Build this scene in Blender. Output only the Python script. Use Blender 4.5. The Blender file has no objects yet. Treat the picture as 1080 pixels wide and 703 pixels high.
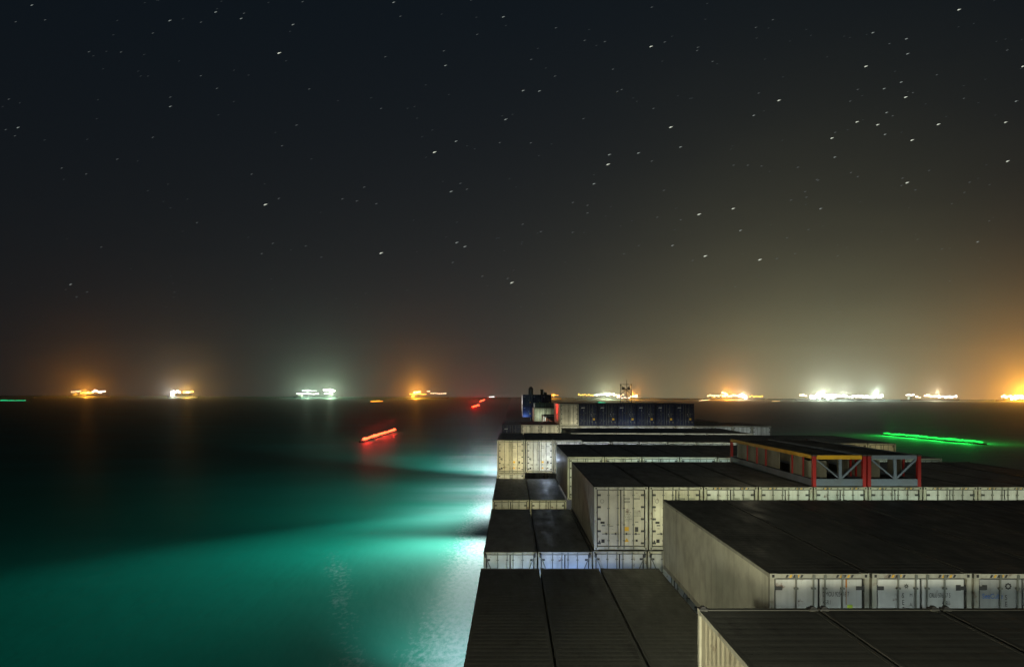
import bpy, math, random
from mathutils import Vector, Matrix
random.seed(7)
S = bpy.context.scene
COL = S.collection
F, CX, VY = 738.0, 540.0, 417.0          # focal length and vanishing point in photo pixels
H_SEA, TILT = 30.0, 0.00444              # bridge height over the water, heel of the ship

# ------------------------------------------------------------------ helpers
class MB:
    """collects faces with material slots, then links them as ONE mesh object"""
    def __init__(s): s.v, s.f, s.m = [], [], []
    def quad(s, pts, m=0):
        b = len(s.v); s.v += [tuple(p) for p in pts]; s.f.append(tuple(range(b, b+len(pts)))); s.m.append(m)
    def box(s, x0, x1, y0, y1, z0, z1, m=0):
        b = len(s.v)
        s.v += [(x0,y0,z0),(x1,y0,z0),(x1,y1,z0),(x0,y1,z0),(x0,y0,z1),(x1,y0,z1),(x1,y1,z1),(x0,y1,z1)]
        for q in ((0,3,2,1),(4,5,6,7),(0,1,5,4),(1,2,6,5),(2,3,7,6),(3,0,4,7)):
            s.f.append(tuple(b+i for i in q)); s.m.append(m)
    def tube(s, a, b, r, m=0, n=8, r2=None):
        a, b = Vector(a), Vector(b); d = (b-a).normalized()
        u = d.orthogonal().normalized(); w = d.cross(u); r2 = r if r2 is None else r2
        k = len(s.v)
        for p, rr in ((a, r), (b, r2)):
            for i in range(n):
                t = 2*math.pi*i/n; s.v.append(tuple(p + u*math.cos(t)*rr + w*math.sin(t)*rr))
        for i in range(n):
            j = (i+1) % n; s.f.append((k+i, k+j, k+n+j, k+n+i)); s.m.append(m)
        s.f.append(tuple(k+n-1-i for i in range(n))); s.m.append(m)
        s.f.append(tuple(k+n+i for i in range(n))); s.m.append(m)
    def bar(s, a, b, hw, hh, m=0):
        """box section beam from a to b"""
        a, b = Vector(a), Vector(b); d = (b-a).normalized()
        u = d.cross(Vector((0,0,1)))
        u = Vector((1,0,0)) if u.length < 1e-4 else u.normalized()
        w = u.cross(d).normalized(); k = len(s.v)
        for p in (a, b):
            for i, j in ((-1,-1),(1,-1),(1,1),(-1,1)): s.v.append(tuple(p + u*i*hw + w*j*hh))
        for i in range(4):
            j = (i+1) % 4; s.f.append((k+i, k+j, k+4+j, k+4+i)); s.m.append(m)
        s.f += [(k+3,k+2,k+1,k), (k+4,k+5,k+6,k+7)]; s.m += [m, m]
    def prism(s, pts, y0, y1, m=0):
        """polygon in x,z extruded along y"""
        n = len(pts); k = len(s.v)
        for y in (y0, y1): s.v += [(p[0], y, p[1]) for p in pts]
        s.f.append(tuple(range(k, k+n))); s.f.append(tuple(k+n+n-1-i for i in range(n))); s.m += [m, m]
        for i in range(n):
            j = (i+1) % n; s.f.append((k+j, k+i, k+n+i, k+n+j)); s.m.append(m)
    def add_mesh(s, verts, faces, m=0):
        k = len(s.v); s.v += verts; s.f += [tuple(k+i for i in f) for f in faces]; s.m += [m]*len(faces)
    def split(s, names, mats):
        """one mesh per material slot: [(part name, mesh)]"""
        out = []
        for k, nm_ in names.items():
            q = MB(); mp = {}
            for f, m in zip(s.f, s.m):
                if m == k:
                    for i in f:
                        if i not in mp: mp[i] = len(q.v); q.v.append(s.v[i])
                    q.f.append(tuple(mp[i] for i in f)); q.m.append(0)
            if q.f: out.append((nm_, q.mesh(nm_, mats[k])))
        return out
    def mesh(s, name, mats):
        me = bpy.data.meshes.new(name); me.from_pydata(s.v, [], s.f)
        mats = mats if isinstance(mats, (list, tuple)) else [mats]
        for x in mats: me.materials.append(x)
        me.polygons.foreach_set('material_index', s.m); me.update(); return me

def link(name, me, parent=None, loc=(0,0,0)):
    o = bpy.data.objects.new(name, me); COL.objects.link(o); o.location = loc
    if parent is not None: o.parent = parent
    return o
def obj(name, mb, mats, parent=None, loc=(0,0,0)): return link(name, mb.mesh(name, mats), parent, loc)
def tag(o, label=None, cat=None, group=None, kind=None):
    for k, v in (('label', label), ('category', cat), ('group', group), ('kind', kind)):
        if v: o[k] = v
    return o
def thing(name, label, cat, loc=(0,0,0), group=None):
    return tag(link(name, None, None, loc), label, cat, group)
def kids(o): return KIDS.get(o.name, [])
def copy_tree(o, parent=None):
    c = o.copy(); COL.objects.link(c); c.parent = parent
    for ch in [x for x in o.children]: copy_tree(ch, c)
    return c
_txt = {}
def text_geo(body, size):
    key = (body, size)
    if key not in _txt:
        cu = bpy.data.curves.new('lettering', 'FONT'); cu.body = body; cu.size = size; cu.extrude = 0.0
        o = bpy.data.objects.new('lettering', cu); COL.objects.link(o)
        dg = bpy.context.evaluated_depsgraph_get(); dg.update()
        me = bpy.data.meshes.new_from_object(o.evaluated_get(dg))
        vs = [(v.co.x, v.co.y) for v in me.vertices]; fs = [tuple(p.vertices) for p in me.polygons]
        bpy.data.objects.remove(o); bpy.data.meshes.remove(me); bpy.data.curves.remove(cu)
        _txt[key] = (vs, fs)
    return _txt[key]
def add_text(mb, body, size, x, z, y, m=0, sx=1.0, shear=0.0):
    vs, fs = text_geo(body, size)
    mb.add_mesh([(x+a*sx+b*shear, y, z+b) for a, b in vs], fs, m)

# ------------------------------------------------------------------ materials
def newmat(name):
    m = bpy.data.materials.new(name); m.use_nodes = True; nt = m.node_tree
    return m, nt, nt.nodes['Principled BSDF']
def node(nt, t, **kw):
    n = nt.nodes.new(t)
    for k, v in kw.items(): setattr(n, k, v)
    return n
def ramp(nt, fac, stops):
    r = node(nt, 'ShaderNodeValToRGB'); e = r.color_ramp.elements
    e[0].position, e[0].color = stops[0][0], (*stops[0][1], 1)
    e[1].position, e[1].color = stops[-1][0], (*stops[-1][1], 1)
    for p, c in stops[1:-1]:
        x = e.new(p); x.color = (*c, 1)
    nt.links.new(fac, r.inputs[0]); return r.outputs[0]
def mix(nt, fac, a, b, mode='MIX'):
    n = node(nt, 'ShaderNodeMix', data_type='RGBA', blend_type=mode)
    for s, v in ((n.inputs[0], fac), (n.inputs[6], a), (n.inputs[7], b)):
        if hasattr(v, 'links'): nt.links.new(v, s)
        elif isinstance(v, (int, float)): s.default_value = v
        else: s.default_value = (*v, 1)
    return n.outputs[2]
def noise(nt, vec, scale, detail=4.0, rough=.55, stretch=None):
    if stretch:
        mp = node(nt, 'ShaderNodeMapping'); mp.inputs['Scale'].default_value = stretch
        nt.links.new(vec, mp.inputs[0]); vec = mp.outputs[0]
    n = node(nt, 'ShaderNodeTexNoise'); n.inputs['Scale'].default_value = scale
    n.inputs['Detail'].default_value = detail; n.inputs['Roughness'].default_value = rough
    nt.links.new(vec, n.inputs['Vector']); return n.outputs[0]
def wobj(nt):
    """object coordinates shifted per object so copies do not repeat their wear"""
    tc = node(nt, 'ShaderNodeTexCoord'); oi = node(nt, 'ShaderNodeObjectInfo')
    va = node(nt, 'ShaderNodeVectorMath', operation='MULTIPLY_ADD')
    cb = node(nt, 'ShaderNodeCombineXYZ')
    for i in range(3): nt.links.new(oi.outputs['Random'], cb.inputs[i])
    nt.links.new(cb.outputs[0], va.inputs[0]); va.inputs[1].default_value = (37, 53, 71)
    nt.links.new(tc.outputs['Object'], va.inputs[2]); return va.outputs[0], oi.outputs['Random']

def paint(name, col, dirt=(.12,.10,.07), amount=.5, rust=.0, rough=.5, streak=True, vary=.28):
    m, nt, p = newmat(name); v, rnd = wobj(nt)
    n1 = noise(nt, v, 1.3, 6)
    c = mix(nt, ramp(nt, n1, [(.42,(0,0,0)),(.75,(amount,)*3)]), col, dirt)
    if streak:
        n2 = noise(nt, v, 1.0, 5, .6, (5.5, 3.2, .22))
        c = mix(nt, ramp(nt, n2, [(.52,(0,0,0)),(.72,(amount*.8,)*3)]), c, dirt)
    if rust:
        n3 = noise(nt, v, 3.1, 8, .65)
        c = mix(nt, ramp(nt, n3, [(.63-.1*rust,(0,0,0)),(.72,(1,1,1))]), c, (.13,.05,.02))
    vr = ramp(nt, rnd, [(0,(1-vary,)*3),(1,(1,1,1))])
    c = mix(nt, 1.0, c, vr, 'MULTIPLY')
    nt.links.new(c, p.inputs['Base Color'])
    nt.links.new(ramp(nt, n1, [(.3,(rough-.1,)*3),(.8,(rough+.25,)*3)]), p.inputs['Roughness'])
    b = node(nt, 'ShaderNodeBump'); b.inputs['Strength'].default_value = .12; b.inputs['Distance'].default_value = .02
    nt.links.new(noise(nt, v, 9, 3), b.inputs['Height']); nt.links.new(b.outputs[0], p.inputs['Normal'])
    return m
def roofmat(name, col, col2, rough=.55):
    m, nt, p = newmat(name); v, rnd = wobj(nt)
    n1 = noise(nt, v, .55, 7, .6); n2 = noise(nt, v, 2.2, 6, .65, (1, .3, 1)); n3 = noise(nt, v, 5.0, 6, .7)
    c = mix(nt, ramp(nt, n1, [(.35,(0,0,0)),(.68,(1,1,1))]), col, col2)
    c = mix(nt, ramp(nt, n2, [(.58,(0,0,0)),(.7,(.55,)*3)]), c, tuple(x*.4 for x in col))
    c = mix(nt, ramp(nt, n3, [(.66,(0,0,0)),(.74,(.6,)*3)]), c, (.07,.045,.03))
    c = mix(nt, 1.0, c, ramp(nt, rnd, [(0,(.65,)*3),(1,(1,1,1))]), 'MULTIPLY')
    nt.links.new(c, p.inputs['Base Color'])
    nt.links.new(ramp(nt, n2, [(.35,(rough-.10,)*3),(.7,(rough+.25,)*3)]), p.inputs['Roughness'])
    b = node(nt, 'ShaderNodeBump'); b.inputs['Strength'].default_value = .3; b.inputs['Distance'].default_value = .03
    nt.links.new(noise(nt, v, 1.6, 5), b.inputs['Height']); nt.links.new(b.outputs[0], p.inputs['Normal'])
    return m
def plain(name, col, rough=.5, metal=0.0):
    m, nt, p = newmat(name); v, rnd = wobj(nt)
    c = mix(nt, ramp(nt, noise(nt, v, 4, 4), [(.4,(0,0,0)),(.75,(.5,)*3)]), col, tuple(x*.55 for x in col))
    nt.links.new(c, p.inputs['Base Color'])
    p.inputs['Roughness'].default_value = rough; p.inputs['Metallic'].default_value = metal
    return m
def glow(name, col, strength, sampled=False):
    m, nt, p = newmat(name)
    p.inputs['Base Color'].default_value = (.02,.02,.02,1)
    p.inputs['Emission Color'].default_value = (*col, 1); p.inputs['Emission Strength'].default_value = strength
    if not sampled: m.cycles.emission_sampling = 'NONE'
    return m

M = dict(
    cream=paint('cream_paint', (.66,.63,.50), amount=.35, rust=.15),
    white=paint('white_paint', (.66,.68,.64), amount=.35, rust=.12),
    grey=paint('grey_paint', (.40,.42,.41), amount=.4, rust=.1),
    side=paint('panel_side', (.68,.68,.54), amount=.40, rust=.0),
    sidecor=paint('ribbed_side', (.62,.58,.42), amount=.4, rust=.35),
    blue=paint('blue_paint', (.006,.015,.055), dirt=(.012,.012,.016), amount=.5, rust=.1),
    frame=paint('frame_paint', (.52,.52,.42), amount=.5, rust=.55),
    roof=roofmat('roof_sheet', (.115,.118,.10), (.08,.082,.07), .5), roof_far_lit=roofmat('roof_sheet_far_lit', (.30,.29,.25), (.20,.20,.17), .48),  # far-row copy is lightened: sky glow on the roofs painted in
    seal=plain('rubber_seal', (.015,.015,.015), .7),
    steel=plain('galvanised_steel', (.17,.18,.15), .45, .3),
    hinge=plain('hinge_steel', (.05,.052,.05), .6),
    black=plain('black_ink', (.02,.02,.02), .6), ink=plain('grey_ink', (.16,.17,.15), .6),
    ygreen=plain('lime_sticker', (.55,.75,.03), .5), yellow=plain('yellow_sticker', (.72,.42,.03), .5),
    inkblue=plain('blue_ink', (.03,.16,.55), .5), whiteink=plain('white_ink', (.75,.75,.75), .5),
    rust=plain('rust_stain', (.42,.17,.03), .8),
    red=paint('red_post_paint', (.36,.012,.012), dirt=(.15,.02,.02), amount=.4, streak=False),
    bluegrey=paint('blue_grey_beam', (.16,.20,.27), amount=.4, streak=False),
    yrail=paint('yellow_rail', (.85,.46,.02), dirt=(.2,.1,.02), amount=.4, streak=False),
    mastgrey=plain('mast_grey', (.10,.10,.09), .6), dark=plain('dark_steel', (.035,.035,.035), .6), tarp=roofmat('dark_cover', (.045,.045,.04), (.03,.03,.03)),
    rackpanel=paint('rack_panel', (.22,.22,.17), amount=.6),
    hull=plain('hull_paint', (.03,.04,.05), .5), deck=plain('deck_paint', (.08,.04,.03), .7),
    shipdark=plain('far_hull', (.02,.02,.025), .6), shipwhite=plain('far_deckhouse', (.45,.43,.38), .6),
)

# ------------------------------------------------------------------ camera and frame
cam = bpy.data.cameras.new('camera'); co = bpy.data.objects.new('camera', cam); COL.objects.link(co)
cam.sensor_width = 36; cam.lens = F/1080*36; cam.shift_y = (VY-351.5)/1080
cam.clip_start = .05; cam.clip_end = 200000
co.rotation_euler = (math.radians(90), 0, 0); S.camera = co
S.view_settings.view_transform = 'Standard'; S.view_settings.look = 'None'
S.view_settings.exposure = 0; S.view_settings.gamma = 1
S.cycles.use_denoising = True; S.cycles.max_bounces = 5; S.cycles.diffuse_bounces = 2
S.cycles.glossy_bounces = 3; S.cycles.volume_bounces = 0; S.cycles.transparent_max_bounces = 4
S.cycles.sample_clamp_indirect = 3; S.cycles.caustics_reflective = False; S.cycles.caustics_refractive = False
S.cycles.use_light_tree = True

def seaz(x): return -H_SEA - x*TILT
def at(px, Y, up=0.0):
    x = (px-CX)/F*Y; return Vector((x, Y, seaz(x)+up))

# ------------------------------------------------------------------ night sky
w = bpy.data.worlds.new('World'); S.world = w; w.use_nodes = True; nt = w.node_tree
bg = nt.nodes['Background']
tc = node(nt, 'ShaderNodeTexCoord'); sp = node(nt, 'ShaderNodeSeparateXYZ'); nt.links.new(tc.outputs['Generated'], sp.inputs[0])
def mth(op, a, b=None):
    n = node(nt, 'ShaderNodeMath', operation=op)
    for i, v in enumerate((a, b)):
        if v is None: continue
        if hasattr(v, 'links'): nt.links.new(v, n.inputs[i])
        else: n.inputs[i].default_value = v
    return n.outputs[0]
zc = mth('MAXIMUM', mth('ADD', sp.outputs[2], mth('MULTIPLY', sp.outputs[0], TILT)), 0.0)
az = mth('ARCTAN2', sp.outputs[0], sp.outputs[1])                       # bearing, 0 dead ahead, + to starboard
def gauss(x, c, s): d = mth('DIVIDE', mth('SUBTRACT', x, c), s); return mth('EXPONENT', mth('MULTIPLY', mth('MULTIPLY', d, d), -1.0))
def fall(h_): return mth('EXPONENT', mth('DIVIDE', zc, -h_))
c = mix(nt, mth('MINIMUM', mth('MULTIPLY', zc, 2.1), 1.0), (.0070,.0084,.0098), (.0034,.0064,.0100))
def addc(c, f, col): return mix(nt, f, c, col, 'ADD')
skyn = noise(nt, tc.outputs['Generated'], 2.2, 5, .55, (1, 1, 3))          # thin uneven high haze
uneven = ramp(nt, skyn, [(.3,(.75,)*3),(.7,(1.15,)*3)])
c = addc(c, mth('MULTIPLY', fall(.17), gauss(az, .10, .52)), (.032,.033,.030))
c = addc(c, mth('MULTIPLY', mth('MULTIPLY', fall(.105), gauss(az, .43, .275)), uneven), (.240,.224,.108))   # loom of the anchorage
c = addc(c, mth('MULTIPLY', fall(.05), gauss(az, .74, .18)), (.46,.14,.008))          # orange loom of the terminal
nt.links.new(c, bg.inputs[0]); bg.inputs[1].default_value = 1.0

# stars: short bright dashes far outside the air
ST = []
def st(x0, y0, k, pts): ST.extend((x0+x/k, y0+y/k, b) for x, y, b in pts)
st(700,0,2.342,[(730,24,1),(517,81,.6),(600,96,.7),(603,133,.7),(558,108,.3),(500,164,.9),(587,203,.6),(545,219,.6),(480,221,.4),(461,250,.3),(598,240,.9),(285,248,.8),(223,285,.5),(18,314,1),(42,363,.6),(478,301,.8),(529,308,.8),(551,278,.5),(566,286,.3),(547,332,.5),(416,341,.8),(424,327,.3),(423,388,.5),(614,346,1),(679,307,1),(845,302,.8),(871,250,.6),(850,398,1),(849,124,.4),(888,164,.9),(845,97,.2),(675,185,.3),(795,196,.2),(742,243,.3),(602,451,1.2),(590,440,.3),(588,458,.3),(332,413,.4),(480,436,.4),(463,426,.3),(382,445,.3),(350,473,.3),(315,494,.4),(353,487,.3),(351,505,.2),(388,515,.6),(88,529,1.2),(172,515,.8),(190,569,.6),(358,567,.4),(305,587,.4),(103,632,1.1),(22,606,.5),(238,641,1.3),(280,638,.4),(430,632,.4),(776,597,.6),(712,503,.3),(756,450,.3),(656,421,.3),(622,469,.3),(173,408,.3),(208,408,.3),(242,410,.3),(85,117,.4),(83,125,.3),(121,152,.3),(228,68,.3),(270,49,.3),(235,230,.3),(3,104,.4),(295,190,.2),(72,643,.3),(138,652,.2),(325,626,.3),(743,475,.3),(486,498,.2),(28,567,.2)])
st(0,0,2.342,[(79,13,.5),(420,51,.7),(533,30,.6),(596,46,.5),(603,33,.3),(497,55,.3),(378,82,.3),(290,51,.2),(724,61,.5),(690,131,1.2),(220,128,.4),(22,245,.3),(45,315,.7),(421,263,.5),(421,240,.3),(153,415,.4),(290,393,.4),(733,309,.4),(697,360,.3),(622,430,.3),(656,505,1),(689,490,.3),(900,462,.4),(882,496,.4),(846,491,.4),(930,503,.4),(647,626,.3),(175,702,.6),(348,188,.2),(366,188,.2)])
st(400,0,2.343,[(137,376,1.1),(307,42,.6),(672,115,.8),(313,295,.7),(356,224,.6),(396,225,.5),(164,162,.5),(160,126,.3),(190,349,.5),(178,473,.7),(201,453,.3),(192,599,.7),(212,609,.7),(182,648,.4),(255,682,.4),(5,625,1),(328,698,.9),(400,572,.4),(569,382,.7),(566,406,1.2),(641,378,.7),(674,398,.4),(531,454,.6),(479,500,.4),(515,526,.4),(515,507,.3),(573,510,.2),(674,18,.4),(558,103,.4),(508,100,.3),(376,147,.3),(392,120,.2),(578,171,.3),(589,226,.3),(678,268,.3),(375,353,.3),(36,6,.5),(228,0,.4),(437,69,.3),(5,268,.3),(115,210,.2)])
ST += [(686,377,.4),(448,357,.2)]
for i in range(420):
    x = random.uniform(-200,1280); 
    if 880 < x < 960 or random.random() < .8: ST.append((x, random.uniform(-60,330), random.uniform(.06,.3)))
smb = MB(); D = 60000.0
for x, y, b in ST:
    cxx, czz = (x-CX)/F*D, (VY-y)/F*D
    a, t = 105+90*min(b,1), 26+22*min(b,1); lvl = 0 if b > .75 else 1 if b > .45 else 2 if b > .25 else 3
    ca, sa = math.cos(.30), math.sin(.30); k = len(smb.v)
    for u, v_, d in ((-a,-t*.3,0),(a,0,0),(-a*.45,-t,0),(-a*.3,t,0),(0,0,-t),(0,0,t)):
        smb.v.append((cxx+u*ca-v_*sa, D+d, czz+u*sa+v_*ca))
    for q in ((0,2,4),(2,1,4),(1,3,4),(3,0,4),(2,0,5),(1,2,5),(3,1,5),(0,3,5)):
        smb.f.append(tuple(k+i for i in q)); smb.m.append(lvl)
so = obj('stars', smb, [glow('star_bright', (.9,.95,.8), .85), glow('star_mid', (.8,.9,.85), .33), glow('star_dim', (.75,.85,.85), .12), glow('star_faint', (.7,.85,.9), .05)])
tag(so, 'small white stars scattered over the dark night sky', 'stars', kind='stuff')

# ------------------------------------------------------------------ sea and air
R_SEA = 12300
m, nt, p = newmat('sea_water')
geo = node(nt, 'ShaderNodeNewGeometry'); P = geo.outputs['Position']
sx = node(nt, 'ShaderNodeSeparateXYZ'); nt.links.new(P, sx.inputs[0])
def mr(v, a, b, c=0., d=1.):
    n = node(nt, 'ShaderNodeMapRange', interpolation_type='SMOOTHSTEP'); nt.links.new(v, n.inputs[0])
    for i, q in enumerate((a, b, c, d)): n.inputs[1+i].default_value = q
    return n.outputs[0]
def gauss2(x, s_):
    d = mth('DIVIDE', x, s_); return mth('EXPONENT', mth('MULTIPLY', mth('MULTIPLY', d, d), -1.0))
# wash of foam along the hull, thinning away from it, and a wake line of broken foam further out
nearhull = mr(sx.outputs[0], -17.5, -5.0)
fn = noise(nt, P, 1.0, 9, .70, (1.5, .7, 1)); fl = noise(nt, P, 1.0, 4, .5, (.10, .035, 1))
foam1 = mth('MULTIPLY', ramp(nt, mth('ADD', mth('ADD', fn, mth('MULTIPLY', mth('SUBTRACT', fl, .5), .35)), mth('MULTIPLY', mth('SUBTRACT', nearhull, .42), .52)), [(.50,(0,0,0)),(.62,(.18,)*3),(.84,(.62,)*3)]), mr(nearhull, .0, .25))
u_ = mth('ADD', mth('ADD', sx.outputs[0], 19.5), mth('MULTIPLY', mth('SUBTRACT', sx.outputs[1], 84.0), .29))
wake = mth('MULTIPLY', gauss2(u_, 5.0), mr(sx.outputs[1], 165, 120))
foam2 = ramp(nt, mth('ADD', mth('ADD', fn, mth('MULTIPLY', mth('SUBTRACT', fl, .5), .5)), mth('MULTIPLY', mth('SUBTRACT', wake, 1.0), .5)), [(.50,(0,0,0)),(.75,(.30,)*3)])
fs = noise(nt, P, 1.0, 4, .5, (.008, .075, 1))
bow_glow = mth('MULTIPLY', mth('MULTIPLY', mr(sx.outputs[0], -42, 0), mr(sx.outputs[1], 140, 230)), mr(sx.outputs[1], 900, 300))
bow_glow_bands = mth('MULTIPLY', bow_glow, ramp(nt, fs, [(.35,(.06,)*3),(.65,(.60,)*3)]))  # pale bands of lit water ahead of the bow, painted into the colour
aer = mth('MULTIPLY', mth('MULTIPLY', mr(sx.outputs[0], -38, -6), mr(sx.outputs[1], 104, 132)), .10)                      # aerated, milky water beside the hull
foam = mth('MINIMUM', mth('ADD', mth('ADD', mth('ADD', foam1, foam2), bow_glow_bands), aer), 1.0)  # foam and aerated water plus the painted glow ahead of the bow
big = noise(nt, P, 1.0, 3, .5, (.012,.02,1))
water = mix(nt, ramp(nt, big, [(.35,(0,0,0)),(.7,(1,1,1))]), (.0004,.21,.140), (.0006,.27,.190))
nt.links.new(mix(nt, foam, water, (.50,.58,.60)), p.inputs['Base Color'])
nt.links.new(mix(nt, foam, (.55,)*3, (.8,)*3), p.inputs['Roughness'])
p.inputs['IOR'].default_value = 1.33; p.inputs['Specular IOR Level'].default_value = .10
b = node(nt, 'ShaderNodeBump'); b.inputs['Strength'].default_value = .35; b.inputs['Distance'].default_value = .25
nt.links.new(noise(nt, P, 1.0, 5, .55, (.5,.16,1)), b.inputs['Height']); nt.links.new(b.outputs[0], p.inputs['Normal'])
SEA = m
mb = MB(); n = 96
rings = [0, 60, 200, 600, 2000, 5000, R_SEA]
for i, r in enumerate(rings[1:]):
    r0 = rings[i]
    for k in range(n):
        a0, a1 = 2*math.pi*k/n, 2*math.pi*(k+1)/n
        q = [(r*math.cos(a0), r*math.sin(a0), 0), (r*math.cos(a1), r*math.sin(a1), 0)]
        mb.quad(([(0,0,0)] if r0 == 0 else [(r0*math.cos(a1), r0*math.sin(a1), 0), (r0*math.cos(a0), r0*math.sin(a0), 0)]) + q)
sea = obj('sea', mb, SEA, None, (0,0,-H_SEA)); sea.rotation_euler = (0, TILT, 0)
tag(sea, 'calm dark sea with teal floodlit water along the ship', 'sea', kind='structure')

HAZE_D = 2.5e-5
m = bpy.data.materials.new('haze_air'); m.use_nodes = True; nt = m.node_tree
nt.nodes.remove(nt.nodes['Principled BSDF'])
pv = node(nt, 'ShaderNodeVolumePrincipled'); pv.inputs['Color'].default_value = (.95,.95,.95,1)
pv.inputs['Density'].default_value = HAZE_D; pv.inputs['Anisotropy'].default_value = .94
nt.links.new(pv.outputs[0], nt.nodes['Material Output'].inputs['Volume'])
mb = MB(); mb.box(-12500,12500,-12500,12500,-1,900)
hz = obj('haze', mb, m, None, (0,0,-H_SEA)); hz.rotation_euler = (0, TILT, 0)
tag(hz, 'thin night haze glowing round the distant ships', 'haze', kind='stuff')

# ------------------------------------------------------------------ containers
W, L, H = 2.438, 12.192, 2.87
XW = W/2
def frame_mesh(name, mat, inner=False):
    f = MB()
    for sx_ in (-1, 1):
        a, b = sorted((sx_*XW, sx_*(XW-.11)))
        f.box(a, b, 0, .12, .12, H-.12); f.box(a, b, L-.12, L, .12, H-.12)
        a, b = sorted((sx_*(XW-.004), sx_*(XW-.075)))
        f.box(a, b, .17, L-.17, H-.11, H-.022); f.box(a, b, .17, L-.17, H-.022, H-.012, 2); f.box(a, b, .17, L-.17, .012, .17)
        for y0, y1 in ((-.006, .17), (L-.17, L+.006)):
            for z0, z1 in ((0, .12), (H-.12, H)):
                a, b = sorted((sx_*(XW+.004), sx_*(XW-.16)))
                f.box(a, b, y0, y1, z0, z1)
        for z in (.06, H-.06):                                   # slot of the corner casting
            f.box(sx_*(XW-.08)-.03, sx_*(XW-.08)+.03, -.009, -.004, z-.035, z+.035, 1)
    f.box(-XW+.16, XW-.16, .002, .14, H-.115, H-.008); f.box(-XW+.16, XW-.16, .002, .14, .02, .15)
    f.box(-XW+.16, XW-.16, L-.12, L-.002, H-.115, H-.008); f.box(-XW+.16, XW-.16, L-.12, L-.002, .02, .15)
    f.box(-XW+.08, XW-.08, .2, L-.2, .05, .10, 1)

    for i, q in enumerate(f.f):                                  # tops carry the roof's grime; rear and gap faces get it as painted shade
        zs = [f.v[j][2] for j in q]
        ys_ = [f.v[j][1] for j in q]; xs_ = [f.v[j][0] for j in q]
        if min(zs) > H-.03 and max(zs)-min(zs) < 1e-6: f.m[i] = 2
        if min(zs) > H-.13 and min(ys_) > L-.2 and max(ys_)-min(ys_) < 1e-6 and min(ys_) < L-.05: f.m[i] = 2
        if inner and min(zs) > H-.13 and max(xs_)-min(xs_) < 1e-6 and max(xs_) < -XW+.1: f.m[i] = 2
    return f.mesh(name, [mat, M['seal'], M['roof']])
def roof_mesh(mat, lowz=-.023):
    r = MB(); x0, x1 = -XW+.07, XW-.07; y = .14; prof = []
    while y < L-.30:
        prof += [(y, lowz), (y+.05, -.017), (y+.19, -.017), (y+.24, lowz)]; y += .32
    prof.append((L-.12, -.023))
    for (ya, za), (yb, zb) in zip(prof, prof[1:]):
        r.quad([(x0,ya,H+za),(x1,ya,H+za),(x1,yb,H+zb),(x0,yb,H+zb)])
    return r.mesh('roof_panel', mat)
def side_mesh(cor, mat):
    s = MB(); z0, z1 = .17, H-.11
    if cor:
        y = .12; prof = []
        while y < L-.40:
            prof += [(y, -.026), (y+.07, -.012), (y+.14, -.012), (y+.21, -.026)]; y += .28
        prof.append((L-.12, -.045))
        for (ya, xa), (yb, xb) in zip(prof, prof[1:]):
            s.quad([(XW+xa,ya,z0),(XW+xb,yb,z0),(XW+xb,yb,z1),(XW+xa,ya,z1)])
    else:
        n_ = 10; st_ = (L-.24)/n_
        for i in range(n_):
            a = .12+i*st_
            s.box(XW-.05, XW-.012, a+.004, a+st_-.004, z0, z1)
            s.box(XW-.05, XW-.016, a-.004, a+.004, z0, z1)
    return s.mesh('side_panel', mat)
DW = XW-.162                                                     # one door leaf
def door_mesh(mat, cor, rods):
    """right leaf: x from 0 to DW; local origin at the middle of the door end"""
    d = MB(); d.box(.028, DW, .045, .09, .19, H-.155)
    if cor:
        for i in range(5): d.box(.1+i*.19, .19+i*.19, .033, .047, .25, H-.22)
    else:
        for z in (.75, 1.95): d.box(.03, DW-.03, .041, .047, z, z+.03)
    if rods:
        for x in (.14, .56): d.tube((x,.018,.05), (x,.018,H-.03), .022, 1, 6)
        for z in (.35,.9,1.5,2.1,2.6): d.box(DW-.12, DW+.06, .028, .05, z-.05, z+.05, 2)
    return d.mesh('door', [mat, M['steel'], M['hinge']])
def rod_mesh():
    d = MB(); d.tube((0,.014,.03), (0,.014,H-.02), .021, 0, 8)
    for z in (.10, H-.09): d.box(-.035,.035,-.016,.04,z-.055,z+.055, 0)
    for z in (.42, 1.15, 1.9, 2.5): d.box(-.05,.05,-.01,.046,z-.02,z+.02, 0)
    d.box(-.05,.30,-.02,.0,.715,.745, 0); d.box(.08,.14,-.03,.04,.69,.775, 1)
    return d.mesh('locking_rod', [M['steel'], M['hinge']])
def hinge_mesh():
    d = MB()
    for z in (0,):
        d.box(-.14,.05,.026,.05,z-.045,z+.045); d.tube((.035,.03,z-.08),(.035,.03,z+.08),.02,0,6)
    return d.mesh('hinge_set', M['hinge'])
MIRX = Matrix.Scale(-1, 4, (1,0,0))
def mirrored(me):
    c = me.copy(); c.transform(MIRX); c.flip_normals(); return c
seal = MB(); seal.box(-XW+.11, XW-.11, .091, .12, .15, H-.115); SEAL = seal.mesh('door_seal', M['seal'])
endw = MB(); endw.box(-XW+.11, XW-.11, L-.1, L-.06, .15, H-.115)
ROOF, ROOF_FAR_LIT, ROOF_FLAT = roof_mesh(M['roof']), roof_mesh(M['roof_far_lit']), roof_mesh(M['roof'], -.0195)
ROD, HINGE = rod_mesh(), hinge_mesh()
HINGE_L, ROD_L = mirrored(HINGE), mirrored(ROD)
KINDS = {}
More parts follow.
